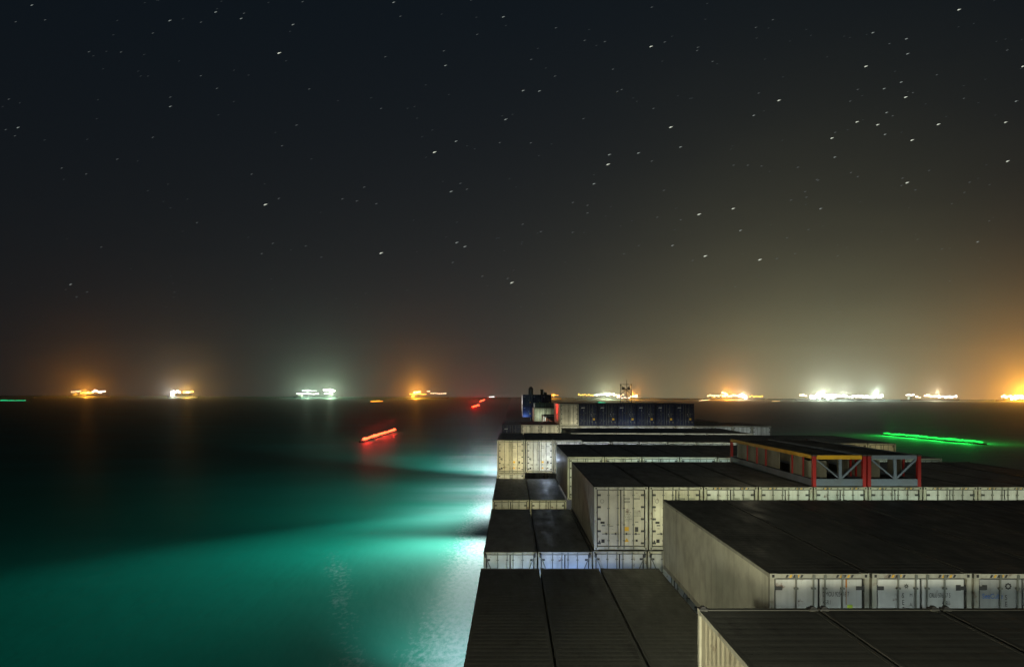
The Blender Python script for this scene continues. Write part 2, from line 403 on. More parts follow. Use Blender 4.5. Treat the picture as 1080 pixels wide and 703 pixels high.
for k, (mat, fr, sm, cor) in dict(cream=('cream','frame','side',0), white=('white','frame','side',0), grey=('grey','frame','side',0),
                                  ribbed=('cream','frame','sidecor',1), blue=('blue','blue','blue',1), blue_sidelit=('blue','blue','white',1)).items():  # last kind: blue box whose side light is painted as a white panel
    sr = side_mesh(cor, M[sm]); dr = door_mesh(M[mat], cor, False); ds = door_mesh(M[mat], cor, True)
    KINDS[k] = dict(frame=frame_mesh('frame', M[fr]), framei=frame_mesh('frame', M[fr], True), sr=sr, sl=mirrored(sr), dr=dr, dl=mirrored(dr), ds=ds, dsl=mirrored(ds),
                    end=endw.mesh('end_wall', M[mat]))
# hazard stripes on the door header
hs = MB()
for s_ in (-1, 1):
    for i in range(5):
        x = s_*.62 - .22 + i*.09
        hs.prism([(x,H-.10),(x+.05,H-.10),(x+.085,H-.03),(x+.035,H-.03)], -.004, .0, 0 if i % 2 else 1)
HAZ = hs.split({0:'hazard_stripe',1:'hazard_stripe'}, [M['yellow'], M['black']])
# small labels and placards on reefer doors, illegible at this distance: rows of short dashes
def placards(seed, side):
    rr = random.Random(seed); q = MB(); y = .040
    def patch(x, z, w_, h_, m): q.box(x-w_/2, x+w_/2, y-.004, y, z-h_/2, z+h_/2, m)
    if side > 0:
        for (x, z) in ((.27,2.33),(.27,2.19),(.72,2.33)):
            for i in range(5): patch(x-.1+i*.055, z, .035, .075, 1)
        for i in range(7):
            for j in range(4 if i % 2 else 3): patch(.2+j*.075+.02*(i%3), 1.78-i*.075, .05, .025, 1)
        for i in range(5):
            for j in range(5): patch(.62+j*.07, 1.78-i*.06, .045, .02, 1)
        patch(.27,.95,.19,.19,2); patch(.72,.93,.15,.22,3)
        q.prism([(.17,.36),(.37,.36),(.27,.55)], y-.004, y, 2); patch(.72,.42,.10,.10,0)
        if rr.random() < .6: patch(.72,1.27,.15,.04,1)
    else:
        for i in range(10):
            t = i*math.pi/5; patch(-.86+.08*math.cos(t), 2.22+.08*math.sin(t), .03, .03, 1)
        patch(-.84,1.24,.19,.10,0); patch(-.80,1.11,.16,.07,1); patch(-.45,1.08,.2,.025,1)
        patch(-.82,.40,.15,.16,0); patch(-.98,.38,.07,.1,3)
    return q.split({0:'warning_mark',1:'lettering',2:'placard',3:'data_plate'}, [M['black'], M['ink'], M['yellow'], M['hinge']])
PLR, PLL = [placards(i, 1) for i in range(2)], [placards(i, -1) for i in range(2)]
bl = MB()
for i in range(4): bl.prism([(-.9+i*.11,2.27),(-.82+i*.11,2.27),(-.79+i*.11,2.40),(-.87+i*.11,2.40)], .024, .030, 0)
for i in range(6):
    for j in range(3): bl.box(.25+j*.2,.25+j*.2+.11,.026,.032,2.25-i*.2,2.28-i*.2, 2)
bl.box(.60,.86,.024,.032,.72,.98, 1)
for i in range(3): bl.box(-.9,-.72,.026,.032,.8-i*.1,.83-i*.1, 2)
rb = random.Random(5)
for i in range(34):
    x, z = rb.choice((-.95,-.62,-.4,.12,.4,.7,.9))+rb.uniform(-.05,.05), rb.uniform(.35,2.6)
    bl.box(x, x+rb.choice((.04,.05,.12)), .022, .032, z, z+rb.choice((.04,.10,.16)), rb.choice((0,2,2)))
BLUEMARK = bl.split({0:'lettering',1:'placard',2:'grey_marking'}, [M['whiteink'], M['yellow'], M['steel']])

def container(kind, label, group, loc, detail=True, hazard=False, marks=None, inner=False):
    K = KINDS[kind]; t = thing('shipping_container', label, 'container', loc, group)
    link('frame', K['framei' if inner else 'frame'], t); link('side_panel', K['sl'], t); link('side_panel', K['sr'], t)
    link('roof', ROOF_FLAT if loc[1] < 10 else ROOF if loc[1] < 30 else ROOF_FAR_LIT, t); link('end_wall', K['end'], t); link('door_seal', SEAL, t)
    if hazard:
        for nm_, me_ in HAZ: link(nm_, me_, t)
    if detail:
        for s_ in (-1, 1):
            d = link('door', K['dr' if s_ > 0 else 'dl'], t)
            for x in (.14, .57): link('locking_rod', ROD if s_ > 0 else ROD_L, d, (s_*x,0,0))
            
            for z in (.3,.85,1.4,1.95,2.5): link('hinge', HINGE if s_ > 0 else HINGE_L, d, (s_*DW,0,z))
            if marks:
                for nm_, me_ in (PLR if s_ > 0 else PLL)[marks % 2]: link(nm_, me_, d)
    else:
        link('door', K['ds'], t); link('door', K['dsl'], t)
        if kind in ('blue','blue_sidelit'): 
            for nm_, me_ in BLUEMARK: link(nm_, me_, t)
    return t

X0, PITCH = -1.31, 2.512
def colx(c): return X0 + PITCH*c + XW
def bayY(k): return 2.4 if k == 0 else 17.2 + 14.8*(k-1)
def topz(y, Y): return -(y-VY)*Y/F
ORD = ['first','second','third','fourth','fifth','sixth','seventh','eighth','ninth','tenth','eleventh','twelfth','thirteenth','fourteenth']
ROWN = ['row nearest the bridge','second row ahead','third row ahead','fourth row ahead','fifth row ahead','sixth row ahead','seventh row ahead','eighth row ahead','ninth row ahead','tenth row ahead']
COLN = {'cream':'cream','white':'white','grey':'pale grey','ribbed':'cream ribbed','blue':'dark blue'}
GRP = 'containers stacked on the deck in rows'
TOPS = {}
def put(bay, col, top, kind, tier='top tier', label=None, **kw):
    dz = random.uniform(-.005,.005); dx = random.uniform(-.012,.012) + ({0:.16, 1:.12, 2:.05}.get(bay, 0) if not tier.startswith('lower') and 'down' not in tier else 0)
    TOPS[(bay,col,tier)] = top
    lab = label or f"{COLN[kind]} container in the {ROWN[bay]}, {ORD[col]} from the sea edge, {tier}"
    kw.setdefault('inner', col != 0 and (bay, col) not in ((0,2),(1,3),(2,2),(3,2),(5,3)) and tier != 'upper tier')
    return container(kind, lab, GRP, (colx(col)+dx, bayY(bay), top-H+dz), **kw)

# row 0: nearest, only its right-hand block is in view
for c_ in range(2, 7): put(0, c_, -4.42, 'ribbed', detail=False,
    label=['yellowish ribbed container nearest the bridge, its long side facing the sea', None, None, None, None][c_-2])
for t in [o for o in bpy.data.objects if o.get('label') and 'nearest the bridge' in o['label'] and o.parent is None]:
    for s_ in (-1, 1):
        q = MB(); x = s_*(XW-.085)
        q.box(x-.09,x+.09,L-.17,L-.005,H,H+.025); q.prism([(x-.06,H+.025),(x+.06,H+.025),(x+.03,H+.065),(x-.03,H+.065)], L-.14, L-.04)
        obj('stacking_cone', q, M['dark'], t)
# row 1
for c_ in range(3): put(1, c_, -7.24, 'white', 'lower tier', detail=False)
spec = {3: 'white', 4: 'white', 5: 'grey'}
R1 = {}
for c_ in range(3, 11):
    lab = {3: 'container with long smooth pale side wall, rust streak and lime sticker on its door',
           4: 'white container with tall vertical letters, between rust-streaked door and blue-lettered door',
           5: 'grey container with blue lettering high on its door'}.get(c_)
    R1[c_] = put(1, c_, -4.37, spec.get(c_, 'white'), hazard=True, label=lab)
# row 2
for c_ in range(0, 4): put(2, c_, -7.14 if c_ < 2 else -7.10, 'white', 'lower tier')
for c_ in range(2, 12):
    put(2, c_, -4.18, 'cream' if c_ < 4 else 'white', hazard=c_ > 3, marks=c_+1 if c_ < 5 else None,
        label='cream container with yellow placards on its door, standing above the lower port stack' if c_ == 2 else None)
for c_ in (12, 13): put(2, c_, -7.1, 'grey', 'lower tier', detail=False)
# row 3
for c_ in (0, 1, 12, 13): put(3, c_, -6.98, 'white', 'lower tier', detail=c_ < 2)
for c_ in range(2, 12): put(3, c_, -4.06-.012*c_, 'white', detail=False)
# row 4
for c_ in range(14): put(4, c_, -3.92 if c_ < 3 else -4.05-.015*(c_-3), 'cream' if c_ == 0 or c_ > 10 else 'white', detail=c_ < 2, marks=c_+1 if c_ < 2 else None)
# row 5
for c_ in (0, 1, 2, 11, 12, 13): put(5, c_, -6.85, 'grey', 'lower tier', detail=False)
for c_ in range(3, 11): put(5, c_, -4.02-.012*c_, 'white', detail=False)
# row 6, with its upper tier of blue boxes
for c_ in range(14): put(6, c_, -3.80 if c_ < 3 else -3.97, 'blue' if c_ == 0 else 'cream' if c_ < 3 else 'white', 'lower tier' if 3 <= c_ < 10 else 'top tier', detail=False)
for c_ in range(3, 10):
    put(6, c_, -3.97+H+.05, 'cream' if c_ == 3 else 'blue', 'upper tier', detail=False,
        label='tall cream container with a red-lit side, first of the upper row of blue ones' if c_ == 3 else
        f'dark blue container with yellow placard, {ORD[c_-4]} blue one from the cream box, upper tier')
for b_ in (7, 8):  # unseen boxes added to keep the overside flood off the red-lit side
    for c_ in range(3): put(b_, c_, -5.9, 'white', 'lower tier', detail=False)
# rows 7 to 9, then the bow blocks off the grid
for b_, cs in ((7, (3,4,5,10,11,12)), (8, (3,4,10,11)), (9, (3,4,10))):
    for c_ in cs: put(b_, c_, -3.93, 'white', detail=False)
for i in range(2): container('cream', ['pale container at the bow in front of the dark blue tower of boxes', 'pale container at the bow, tucked behind the red-lit box'][i], GRP, (4.75+XW+i*PITCH, 150.6, -2.68-H), False)
for i in range(2): container('grey', ['grey container peeping over the pale bow container, sea-side one', 'grey container peeping over the pale bow container, inboard one'][i], GRP, (5.4+XW+i*PITCH, 165.4, -1.8-H), False)
for j in range(2):
    for i in range(3): container('blue_sidelit', f"dark blue bow container, {['upper','lower'][j]} tier, {ORD[i]} from the sea, behind the pale bow boxes", GRP, (2.7+XW+i*PITCH, 180.2, .28-H-j*(H+.03)), False)
# stacks below the outermost boxes down to the deck, seen only from over the side
for b_ in range(1, 7):
    t0 = {1:-7.24, 2:-7.14, 3:-6.98, 4:-3.92, 5:-6.85, 6:-3.80}[b_]; k = 0; z = t0
    while z-2*H > -16.2 and k < 3:
        z -= H+.03; k += 1
        put(b_, 0, z, 'white' if (b_+k) % 3 else 'grey', ['second tier down','third tier down','fourth tier down'][k-1], detail=False)

# lettering on the near doors
def lettering(cont, build):
    d = [x for x in cont.children if x.name.startswith('door') and 'seal' not in x.name][-1]
    q = MB(); build(q); 
    for nm_, me_ in q.split({0:'lettering',1:'blue_lettering',2:'rust_streak',3:'sticker',4:'data_plate',5:'logo'}, [M['black'], M['inkblue'], M['rust'], M['ygreen'], M['hinge'], M['ink']]): link(nm_, me_, d)
y_ = .039
def L3(q):
    add_text(q, 'DMOU 925416 7', .165, .09, 2.30, y_, 0, .56); add_text(q, '45R1', .155, .10, 2.10, y_, 0, .62)
    q.box(.655,.665+.03,y_-.003,y_+.002,2.52,2.72,2); q.box(.665,.68,y_-.003,y_+.002,2.1,2.52,2)
    q.box(.70,.83,y_-.003,y_+.002,1.94,2.09,3); q.box(.93,1.07,y_-.003,y_+.002,2.46,2.54,4)
    q.box(-1.06,-.90,y_-.003,y_+.002,2.46,2.54,4)
def L4(q):
    add_text(q, 'CRLU 576167 5', .155, .20, 2.27, y_, 0, .52); add_text(q, '45R1', .155, .52, 2.08, y_, 0, .60)
    q.box(.86,.98,y_-.003,y_+.002,2.44,2.58,4)
    for i, ch in enumerate('SEALAND'): add_text(q, ch, .17, -.47, 2.26-i*.165, y_, 0, .75)
    for i, ch in enumerate('MAERSK'): add_text(q, ch, .12, -.28, 2.29-i*.235, y_, 0, .8)
    for i in range(7):
        t = i*2*math.pi/7+math.pi/2
        q.prism([(-.36+.03*math.cos(t-1.1), 2.55+.03*math.sin(t-1.1)), (-.36+.07*math.cos(t), 2.55+.07*math.sin(t)), (-.36+.03*math.cos(t+1.1), 2.55+.03*math.sin(t+1.1))], y_-.002, y_, 5)
def L5(q):
    add_text(q, 'SeaCube', .17, -1.0, 2.25, y_, 1, .85)
    q.box(-1.0,-.88,y_-.003,y_+.002,2.46,2.58,4)
    for i, ch in enumerate('SEALAND'): add_text(q, ch, .17, -.44, 2.22-i*.165, y_, 0, .75)
    for i in range(8):
        t = i*math.pi/4; q.box(-.36+.06*math.cos(t)-.02,-.36+.06*math.cos(t)+.02,y_-.002,y_,2.55+.06*math.sin(t)-.02,2.55+.06*math.sin(t)+.02,0)
for c_, fn_ in ((3, L3), (4, L4), (5, L5)): lettering(R1[c_], fn_)

# diagonal lashing rods across the lower port faces of the third row
nm = 0
for c_ in range(4):
    for s_ in (-1, 1):
        mb = MB(); x = colx(c_)+s_*1.12
        mb.tube((x, 31.93, -7.3), (x-s_*1.35, 31.90, -10.6), .022, 0, 6); mb.tube((x, 31.95, -7.36), (x, 31.85, -7.20), .05, 1, 6)
        tag(obj('lashing_rod', mb, [M['steel'], M['hinge']]), f"diagonal steel rod from {'seaward' if s_<0 else 'inboard'} top corner of {ORD[c_]} lower box, third row", 'lashing rod', 'lashing rods across the lower container doors')

# ------------------------------------------------------------------ open racks on the third row
def rack(col, yellow, label):
    t = thing('cargo_rack', label, 'rack', (colx(col), bayY(2), -4.18+.012), 'open racks with red corner posts')
    HR = 1.40
    b = MB()
    for s_ in (-1, 1): b.box(s_*(XW-.06)-.06, s_*(XW-.06)+.06, .16, L-.16, .03, .34)
    b.box(-XW+.13, XW-.13, 0.02, .12, .04, .36); b.box(-XW+.13, XW-.13, L-.12, L-.02, .04, .36)
    b.box(-XW+.12, XW-.12, .12, L-.12, .14, .20, 1)
    obj('base', b, [M['bluegrey'], M['dark']], t)
    for s_ in (-1, 1):
        for y0 in (0, L-.18):
            q = MB(); q.box(s_*(XW-.075)-.075, s_*(XW-.075)+.075, y0, y0+.16, .0, HR); q.box(s_*(XW-.09)-.1, s_*(XW-.09)+.1, y0-.012, y0+.192, HR, HR+.07, 1)
            obj('corner_post', q, [M['red'], M['dark']], t)
        q = MB(); q.bar((s_*(XW-.06), .18, HR-.04), (s_*(XW-.06), L-.18, HR-.04), .07, .085)
        obj('top_rail', q, M['yrail'] if yellow and s_ < 0 else M['bluegrey'], t)
        for y in (1.3, 2.6, 6.2, 7.6, 9.2):
            q = MB(); q.box(s_*(XW-.09)-.03, s_*(XW-.09)+.03, y-.05, y+.05, .34, HR-.09); obj('side_post', q, M['red'], t)
        q = MB(); q.box(s_*(XW-.16)-.012, s_*(XW-.16)+.012, 1.35, 2.55, .36, HR-.12); q.box(s_*(XW-.16)-.012, s_*(XW-.16)+.012, 4.4, 11.2, .36, HR-.12)
        for i in range(5): q.box(s_*(XW-.16)-.02, s_*(XW-.16)+.02, 4.45, 11.1, .42+i*.17, .47+i*.17)
        obj('side_panel', q, M['rackpanel'], t)
    q = MB(); q.bar((-XW+.18, .09, HR-.05), (XW-.18, .09, HR-.05), .06, .09); obj('top_rail', q, M['yrail'] if yellow else M['bluegrey'], t)
    q = MB(); q.box(.0, .12, .04, .14, .36, HR-.10)
    q.bar((.14, .10, .40), (XW-.2, .10, HR-.16), .05, .04); q.bar((-.02, .10, .40), (-XW+.2, .10, HR-.16), .035, .025)
    obj('end_brace', q, M['bluegrey'], t)
    q = MB()
    for i in range(12): q.box(-XW+.13, XW-.13, .9+i*.92, .9+i*.92+.90, HR-.07-.004*(i%2), HR-.03+.006*(i%3))
    obj('cover', q, M['tarp'], t)
    q = MB(); q.box(-XW+.22, -.15, 1.0, 3.2, .21, HR-.3); 
    for i in range(5): q.box(-XW+.22, -.15, .97, 1.0, .25+i*.16, .33+i*.16)
    obj('inner_panel', q, M['rackpanel'], t)
    return t
rack(6, True, 'open rack with red posts, yellow top rails and dark cover on the container tops')
rack(7, False, 'open rack with red posts and grey diagonal end brace beside the yellow-railed one')

# ------------------------------------------------------------------ own ship
ship = thing('container_ship', 'dark hull of the ship that carries the stacked containers', 'ship', (16.3, 0, -H_SEA))
def half(y, f=1.0): return 17.72 if y < 130 else max(.3, 17.72*(1-((y-130)/106.0)**2.6))*f
ys = [-45, 0, 60, 115] + [130+i*6 for i in range(18)]
hb = MB()
ring = [[(s_*half(y), y, z) for y in ys] for z in (13.4,) for s_ in (-1, 1)]
lo = [[(s_*half(y)*(.96 if y < 130 else .96-.5*((y-130)/106)), y, -1.5) for y in ys] for s_ in (-1, 1)]
for i in range(len(ys)-1):
    for k in (0, 1):
        q = [lo[k][i], lo[k][i+1], ring[k][i+1], ring[k][i]]
        hb.quad(q if k else q[::-1])
hb.quad([lo[0][0], lo[1][0], ring[1][0], ring[0][0]]); hb.quad([lo[0][-1], ring[0][-1], ring[1][-1], lo[1][-1]])
obj('hull', hb, M['hull'], ship)
db = MB(); db.quad(ring[1] + ring[0][::-1]); obj('deck', db, M['deck'], ship)
# masts on the foredeck and the lattice mast amid the rows
fm = thing('ventilator_mast', 'stubby dark mast sticking up behind the dark blue bow boxes', 'mast', (5.45, 203, -16.6))
q = MB(); q.tube((0,0,0),(0,0,17.5),.45,0,12,.4); obj('pole', q, M['dark'], fm)
q = MB(); q.tube((0,0,16.6),(0,0,18.6),.72,0,14,.72); q.tube((0,0,18.6),(0,0,19.2),.72,0,14,.25); obj('cowl', q, M['dark'], fm)
fm = thing('twin_ventilator', 'pair of short dark vent posts behind the dark blue bow boxes', 'mast', (9.1, 203, -16.6))
q = MB(); q.box(-.9,1.0,-.5,.5,0,16.7); obj('plinth', q, M['dark'], fm)
q = MB(); q.tube((-.45,0,16.7),(-.45,0,18.1),.42,0,10); q.tube((-.45,0,18.1),(-.45,0,18.4),.5,0,10); obj('vent_post', q, M['dark'], fm)
q = MB(); q.tube((.55,0,16.7),(.55,0,17.6),.5,0,10); obj('vent_post', q, M['dark'], fm)
lm = thing('lattice_mast', 'thin lattice mast with a pole aerial rising behind the blue containers', 'mast', (19.45, 119.5, -16.6))
ht = 18.6
for x in (-.95, .95):
    q = MB(); q.bar((x,0,0),(x,0,ht),.05,.05); obj('leg', q, M['mastgrey'], lm)
q = MB()
for i in range(11):
    z = ht-.1-i*1.7
    q.bar((-.95,0,z),(.95,0,z),.03,.03)
    if z > 1.8: q.bar((-.95,0,z),(.95,0,z-1.7),.03,.03); q.bar((.95,0,z),(-.95,0,z-1.7),.03,.03)
obj('bracing', q, M['mastgrey'], lm)
q = MB(); q.bar((.15,0,ht-3),(.15,0,ht+.35),.04,.04); q.bar((.15,0,ht+.35),(.15,0,ht+.75),.025,.025); obj('aerial', q, M['mastgrey'], lm)
q = MB()
for x in (-.45, .5): q.box(x-.2,x+.2,-.2,.2,ht-1.0,ht-.55)
obj('lamp_housing', q, M['mastgrey'], lm)

# ------------------------------------------------------------------ lights
def lamp(name, kind, loc, power, col, radius=.15, aim=None, angle=None, blend=.5):
    l = bpy.data.lights.new(name, kind); l.energy = power; l.color = col
    if kind in ('POINT', 'SPOT'): l.shadow_soft_size = radius
    if kind == 'SPOT': l.spot_size = math.radians(angle); l.spot_blend = blend
    if kind == 'AREA': l.size = radius; 
    if name in ('ship_deck_lamp','boat_lamp'): l.specular_factor = .01 if name == 'ship_deck_lamp' else 3.0; l.diffuse_factor = .003 if name == 'ship_deck_lamp' else 1.0
    o = bpy.data.objects.new(name, l); COL.objects.link(o); o.location = loc
    if aim is not None: o.rotation_euler = (Vector(aim)-Vector(loc)).to_track_quat('-Z','Y').to_euler()
    return o
# floodlights of the bridge front and wing
lamp('bridge_floodlight', 'SPOT', (-1.1, -1.5, -2.7), 9000, (1,.93,.66), .8, (5, 32, -5.4), 80, .7)
lamp('bridge_floodlight', 'SPOT', (9, -1.5, -3.1), 1800, (.85,.95,.85), .6, (10, 20, -4.9), 90, .7)
# tube lights along the lashing bridges between the rows
def tube_light(x0, x1, y, z, power, col):
    o = lamp('lashing_bridge_light', 'AREA', ((x0+x1)/2, y, z), power, col, 1, (( x0+x1)/2, y+10, z+1.5))
    o.data.shape = 'RECTANGLE'; o.data.size = x1-x0; o.data.size_y = .12
LB = [(3.8,6.2,15.4,-6.6,14,(1,.92,.7)), (6.4,13,15.0,-5.9,58,(.82,.95,.92)), (13,22,15.0,-5.9,60,(.9,1,.8)),
      (-1,1.1,29.9,-8.4,50,(.80,1,.85)), (1.3,3.6,29.9,-8.3,110,(.30,.48,1)), (3.8,6,29.9,-8.8,12,(.5,.66,1)),
      (6.5,13,30.1,-5.7,150,(.95,1,.62)), (13,19,30.1,-5.7,120,(.8,1,.75)), (19,31,30.1,-5.7,230,(.92,1,.72)),
      (-1,3.6,44.8,-8.2,60,(1,.92,.5)), (3.8,8.5,44.9,-5.3,110,(.92,1,.65)), (8.5,14,44.9,-5.3,130,(.70,1,.92)), (14,28,44.9,-5.3,150,(.8,1,.8)),
      (-1.2,1.1,58.6,-6.0,150,(1,.86,.42)), (1.3,3.6,58.8,-5.9,110,(.95,.95,.72)), (4,12,59.7,-5.2,170,(.8,.88,1)), (12,26,59.7,-5.2,230,(.9,1,.88)), (27,33.5,58.8,-5.6,130,(1,.9,.5)),
      (6.5,16,74.6,-5.2,210,(1,1,.85)), (16,26,74.6,-5.2,210,(.95,1,.9)),
      (1.3,6,88,-5.4,150,(1,.95,.72)), (6.3,8.7,89.6,-4.7,60,(1,.93,.62)), (8,16,89.4,-5.0,170,(1,1,.9)), (16,24,89.4,-5.0,120,(1,1,.9)), (24,33,88,-5.2,110,(.9,1,.95))]
for a in LB: tube_light(*a[:4], a[4]*.5, a[5])
for x, y, z, p_, c_ in ((3.0,59.8,-5.4,60,(.62,.76,1)), (15.5,89.6,-4.4,30,(.4,.62,1)),
                        (1.0,11,-6.2,60,(.95,.93,.72)), (6.2,149.0,-4.35,110,(.85,1,.75)), (3.4,179.2,-5.6,240,(.25,.45,1)), (.6,187,-2.0,600,(1,.92,.92))):  # first entry on this line: added fill for the near long side wall
    lamp('deck_lamp', 'POINT', (x,y,z), p_, c_, .12)
lamp('red_side_spot', 'SPOT', (2.0, 95.5, -1.2), 3000, (1,.02,.02), .15, (6.3, 97, -1.7), 44, .6)  # added red spot that reddens the cream box's side
# overside floods on the port side
lamp('overside_floodlight', 'SPOT', (-6.0, 150, -13), 92000, (.88,1,.96), 2.5, (-18, 108, -20), 160, .8)
lamp('overside_floodlight', 'SPOT', (6, 212, -7), 400000, (.74,1,.96), 1.0, (-42, 126, -30), 36, 1.0)
lamp('overside_floodlight', 'SPOT', (-3.5, 182, -8), 60000, (.88,1,1), 2.0, (-22, 196, -30), 170, .7)
lamp('overside_floodlight', 'SPOT', (-2.6, 70, -10), 30000, (.74,.93,1), .6, (-4.5, 88, -30), 76, 1.0)
lamp('overside_floodlight', 'SPOT', (10, 232, 7), 900000, (.80,.93,1), 1.5, (2, 430, -30), 96, 1.0)
lamp('overside_floodlight', 'SPOT', (1.5, 216, -9), 46000, (.84,.96,1), 2.5, (-16, 250, -30), 172, .9)  # added fill bridging the dark gap in the lit water by the bow
lamp('deck_lamp', 'SPOT', (11.9, 31.3, -3.0), 90, (1,.92,.7), .1, (13.8, 39, -2.85), 34, .9)  # added spot skimming the rack's yellow rail to brighten it
lamp('wing_fill_light', 'SPOT', (-4.2, 2, -1.4), 5200, (1,.97,.72), .5, (6.3, 23.5, -5.6), 27, .8)  # added fill for the shaded long side wall in the second row
lamp('deck_lamp', 'POINT', (11.6, 33.6, -2.6), 11, (1,.9,.6), .12)  # added lamp beside the rack, lifts its yellow rail

# ------------------------------------------------------------------ anchored ships, far off
GL = {}
def glmat(col, s):
    if (col, s) not in GL: GL[(col, s)] = glow('deck_light_glow', col, s)
    return GL[(col, s)]
ORG, WHT, GRN, WRM, YEL = (1,.35,.03), (1,.97,.90), (.86,1,.86), (1,.80,.50), (1,.62,.10)
def far_ship(name, label, px0, px1, ylight, Y, rows, halos):
    """rows: (px0, px1, py, half height m, colour, strength); halos: (px, py, power W, colour)"""
    c = at((px0+px1)/2, Y); t = thing(name, label, 'ship', c, 'lit ships anchored on the horizon')
    k = Y/F; w_ = (px1-px0)*k/2+25
    q = MB(); n_ = 1.0
    pts = [(-w_,14),(-w_*.97,-1),(w_*.93,-1),(w_,15),(w_*.9,13),(-w_*.85,13)]
    q.prism(pts, -18, 18); obj('hull', q, M['shipdark'], t)
    q = MB(); d = -w_*.7; q.box(d-14,d+14,-14,14,13,32); q.box(d-9,d+9,-16,16,32,36); obj('deckhouse', q, M['shipwhite'], t)
    q = MB(); q.tube((d,0,36),(d,0,50),1.2,0,8,.6); q.tube((w_*.8,0,13),(w_*.8,0,34),1.0,0,8,.5); obj('mast', q, M['shipdark'], t)
    for a, b, py, hh, col, s in rows:
        xa, xb = (a-CX)*k-c.x, (b-CX)*k-c.x; z = (VY-py)*k-c.z
        q = MB(); n_ = max(1, int((xb-xa)/17)); st_ = (xb-xa)/n_
        rr = random.Random(int(a*7+py))
        for i in range(n_):
            z_ = z + rr.uniform(-.5,.5)*hh; e = rr.uniform(.4,.85)*hh; g = rr.uniform(.02,.22)
            q.box(xa+i*st_+st_*g, xa+(i+1)*st_-st_*.5*g, -20.5, -18.5, z_-e, z_+e)
        obj('deck_light', q, glmat(col, s*.4), t)
    for px, py, pw, col in halos:
        lamp('ship_deck_lamp', 'POINT', ((px-CX)*k, Y-30, (VY-py)*k-12), pw, col, 6)
    return t
Q = 2.5e6
far_ship('anchored_ship','orange-lit ship on the horizon, farthest out over the open water',76,113,413,6000,
  [(76,87,412.5,9,WRM,3),(86,100,414.2,9,YEL,6),(98,113,412.6,13,(1,.75,.6),7)], [(93,411.5,2.6*Q,ORG)])
far_ship('anchored_ship','small ship with one white and one orange light, beside the farthest-out orange ship',181,205,413,6000,
  [(181,191.5,413,13,WHT,7),(194,205,413,9,YEL,6)], [(199,411.5,2.0*Q,(1,.5,.08)),(184,411.5,.8*Q,(.9,.9,.8))])
far_ship('anchored_ship','ship with cold white lights and a pale green halo',313,354,413,6000,
  [(313,337,415,6,WHT,8),(319,335,412,6,GRN,5),(341,354,411.3,12,WHT,12),(342,351,415,6,GRN,7)], [(349,411,2.2*Q,(.72,1,.66)),(325,410,1.3*Q,(.7,1,.7))])
far_ship('anchored_ship','orange-lit ship with a string of lights trailing off, near the dark bow boxes',432,471,414.5,6000,
  [(432,450,415.5,6,YEL,7),(436,444,413.3,12,(1,.7,.3),8),(450,454,412.5,8,WRM,8),(454,471,414.7,6,WRM,5)], [(439,411,3.8*Q,ORG)])
far_ship('anchored_ship','small orange light showing just over the blue bow boxes',580,589,416,6000,[(580,589,416.5,9,(1,.42,.04),4)], [(584,415,.4*Q,ORG)])
far_ship('anchored_ship','long string of yellow and white lights behind the lattice mast',609,672,416.5,6000,
  [(609,626,416,10,YEL,5),(626,648,415.8,11,GRN,7),(646,658,416.3,10,WRM,8),(650,664,419,8,(1,.8,.65),6),(664,672,417.5,14,(1,.75,.45),8)], [(640,413,2.0*Q,(.9,1,.6)),(668,413,1.6*Q,ORG)])
far_ship('anchored_ship','long orange-lit ship past the end of the blue container row',745,804,417,6000,
  [(745,778,417,11,(1,.72,.3),9),(760,765,414.5,10,WRM,10),(777,787,417.8,18,WHT,10),(789,804,417.6,8,YEL,6)], [(766,413,3.6*Q,ORG),(782,413,1.5*Q,(1,.7,.4))])
far_ship('anchored_ship','brightest white ship with a broad pale halo',842,930,417,6000,
  [(842,850,416.8,12,WRM,9),(853,880,418,26,WHT,18),(878,892,417.5,13,WHT,14),(892,898,418.5,8,GRN,8)], [(864,412,3.0*Q,(.9,1,.72)),(888,412,1.5*Q,(.85,1,.8))])
far_ship('anchored_ship','white-lit ship just past the brightest one, with a greenish halo',895,930,417,6300,
  [(897,915,417.8,13,WHT,12),(908,930,418,16,(.9,1,.97),14)], [(922,412,2.0*Q,(.8,1,.8))])
far_ship('anchored_ship','white-lit ship between the brightest white ship and the orange glare',954,1008,417.5,6000,
  [(954,963,416,9,WHT,9),(964,970,418.5,9,WRM,8),(973,990,417.3,12,WRM,9),(988,1008,418.2,11,WHT,11)], [(985,412,1.2*Q,(1,.8,.5))])
far_ship('anchored_ship','dazzling orange-lit ship at the edge of the picture under a huge orange glow',1054,1100,418,6000,
  [(1054,1072,418,14,(1,.8,.45),14),(1064,1100,419,22,(1,.85,.55),18)], [(1072,411,7.0*Q,(1,.40,.03)),(1095,410,8.0*Q,(1,.42,.04))])

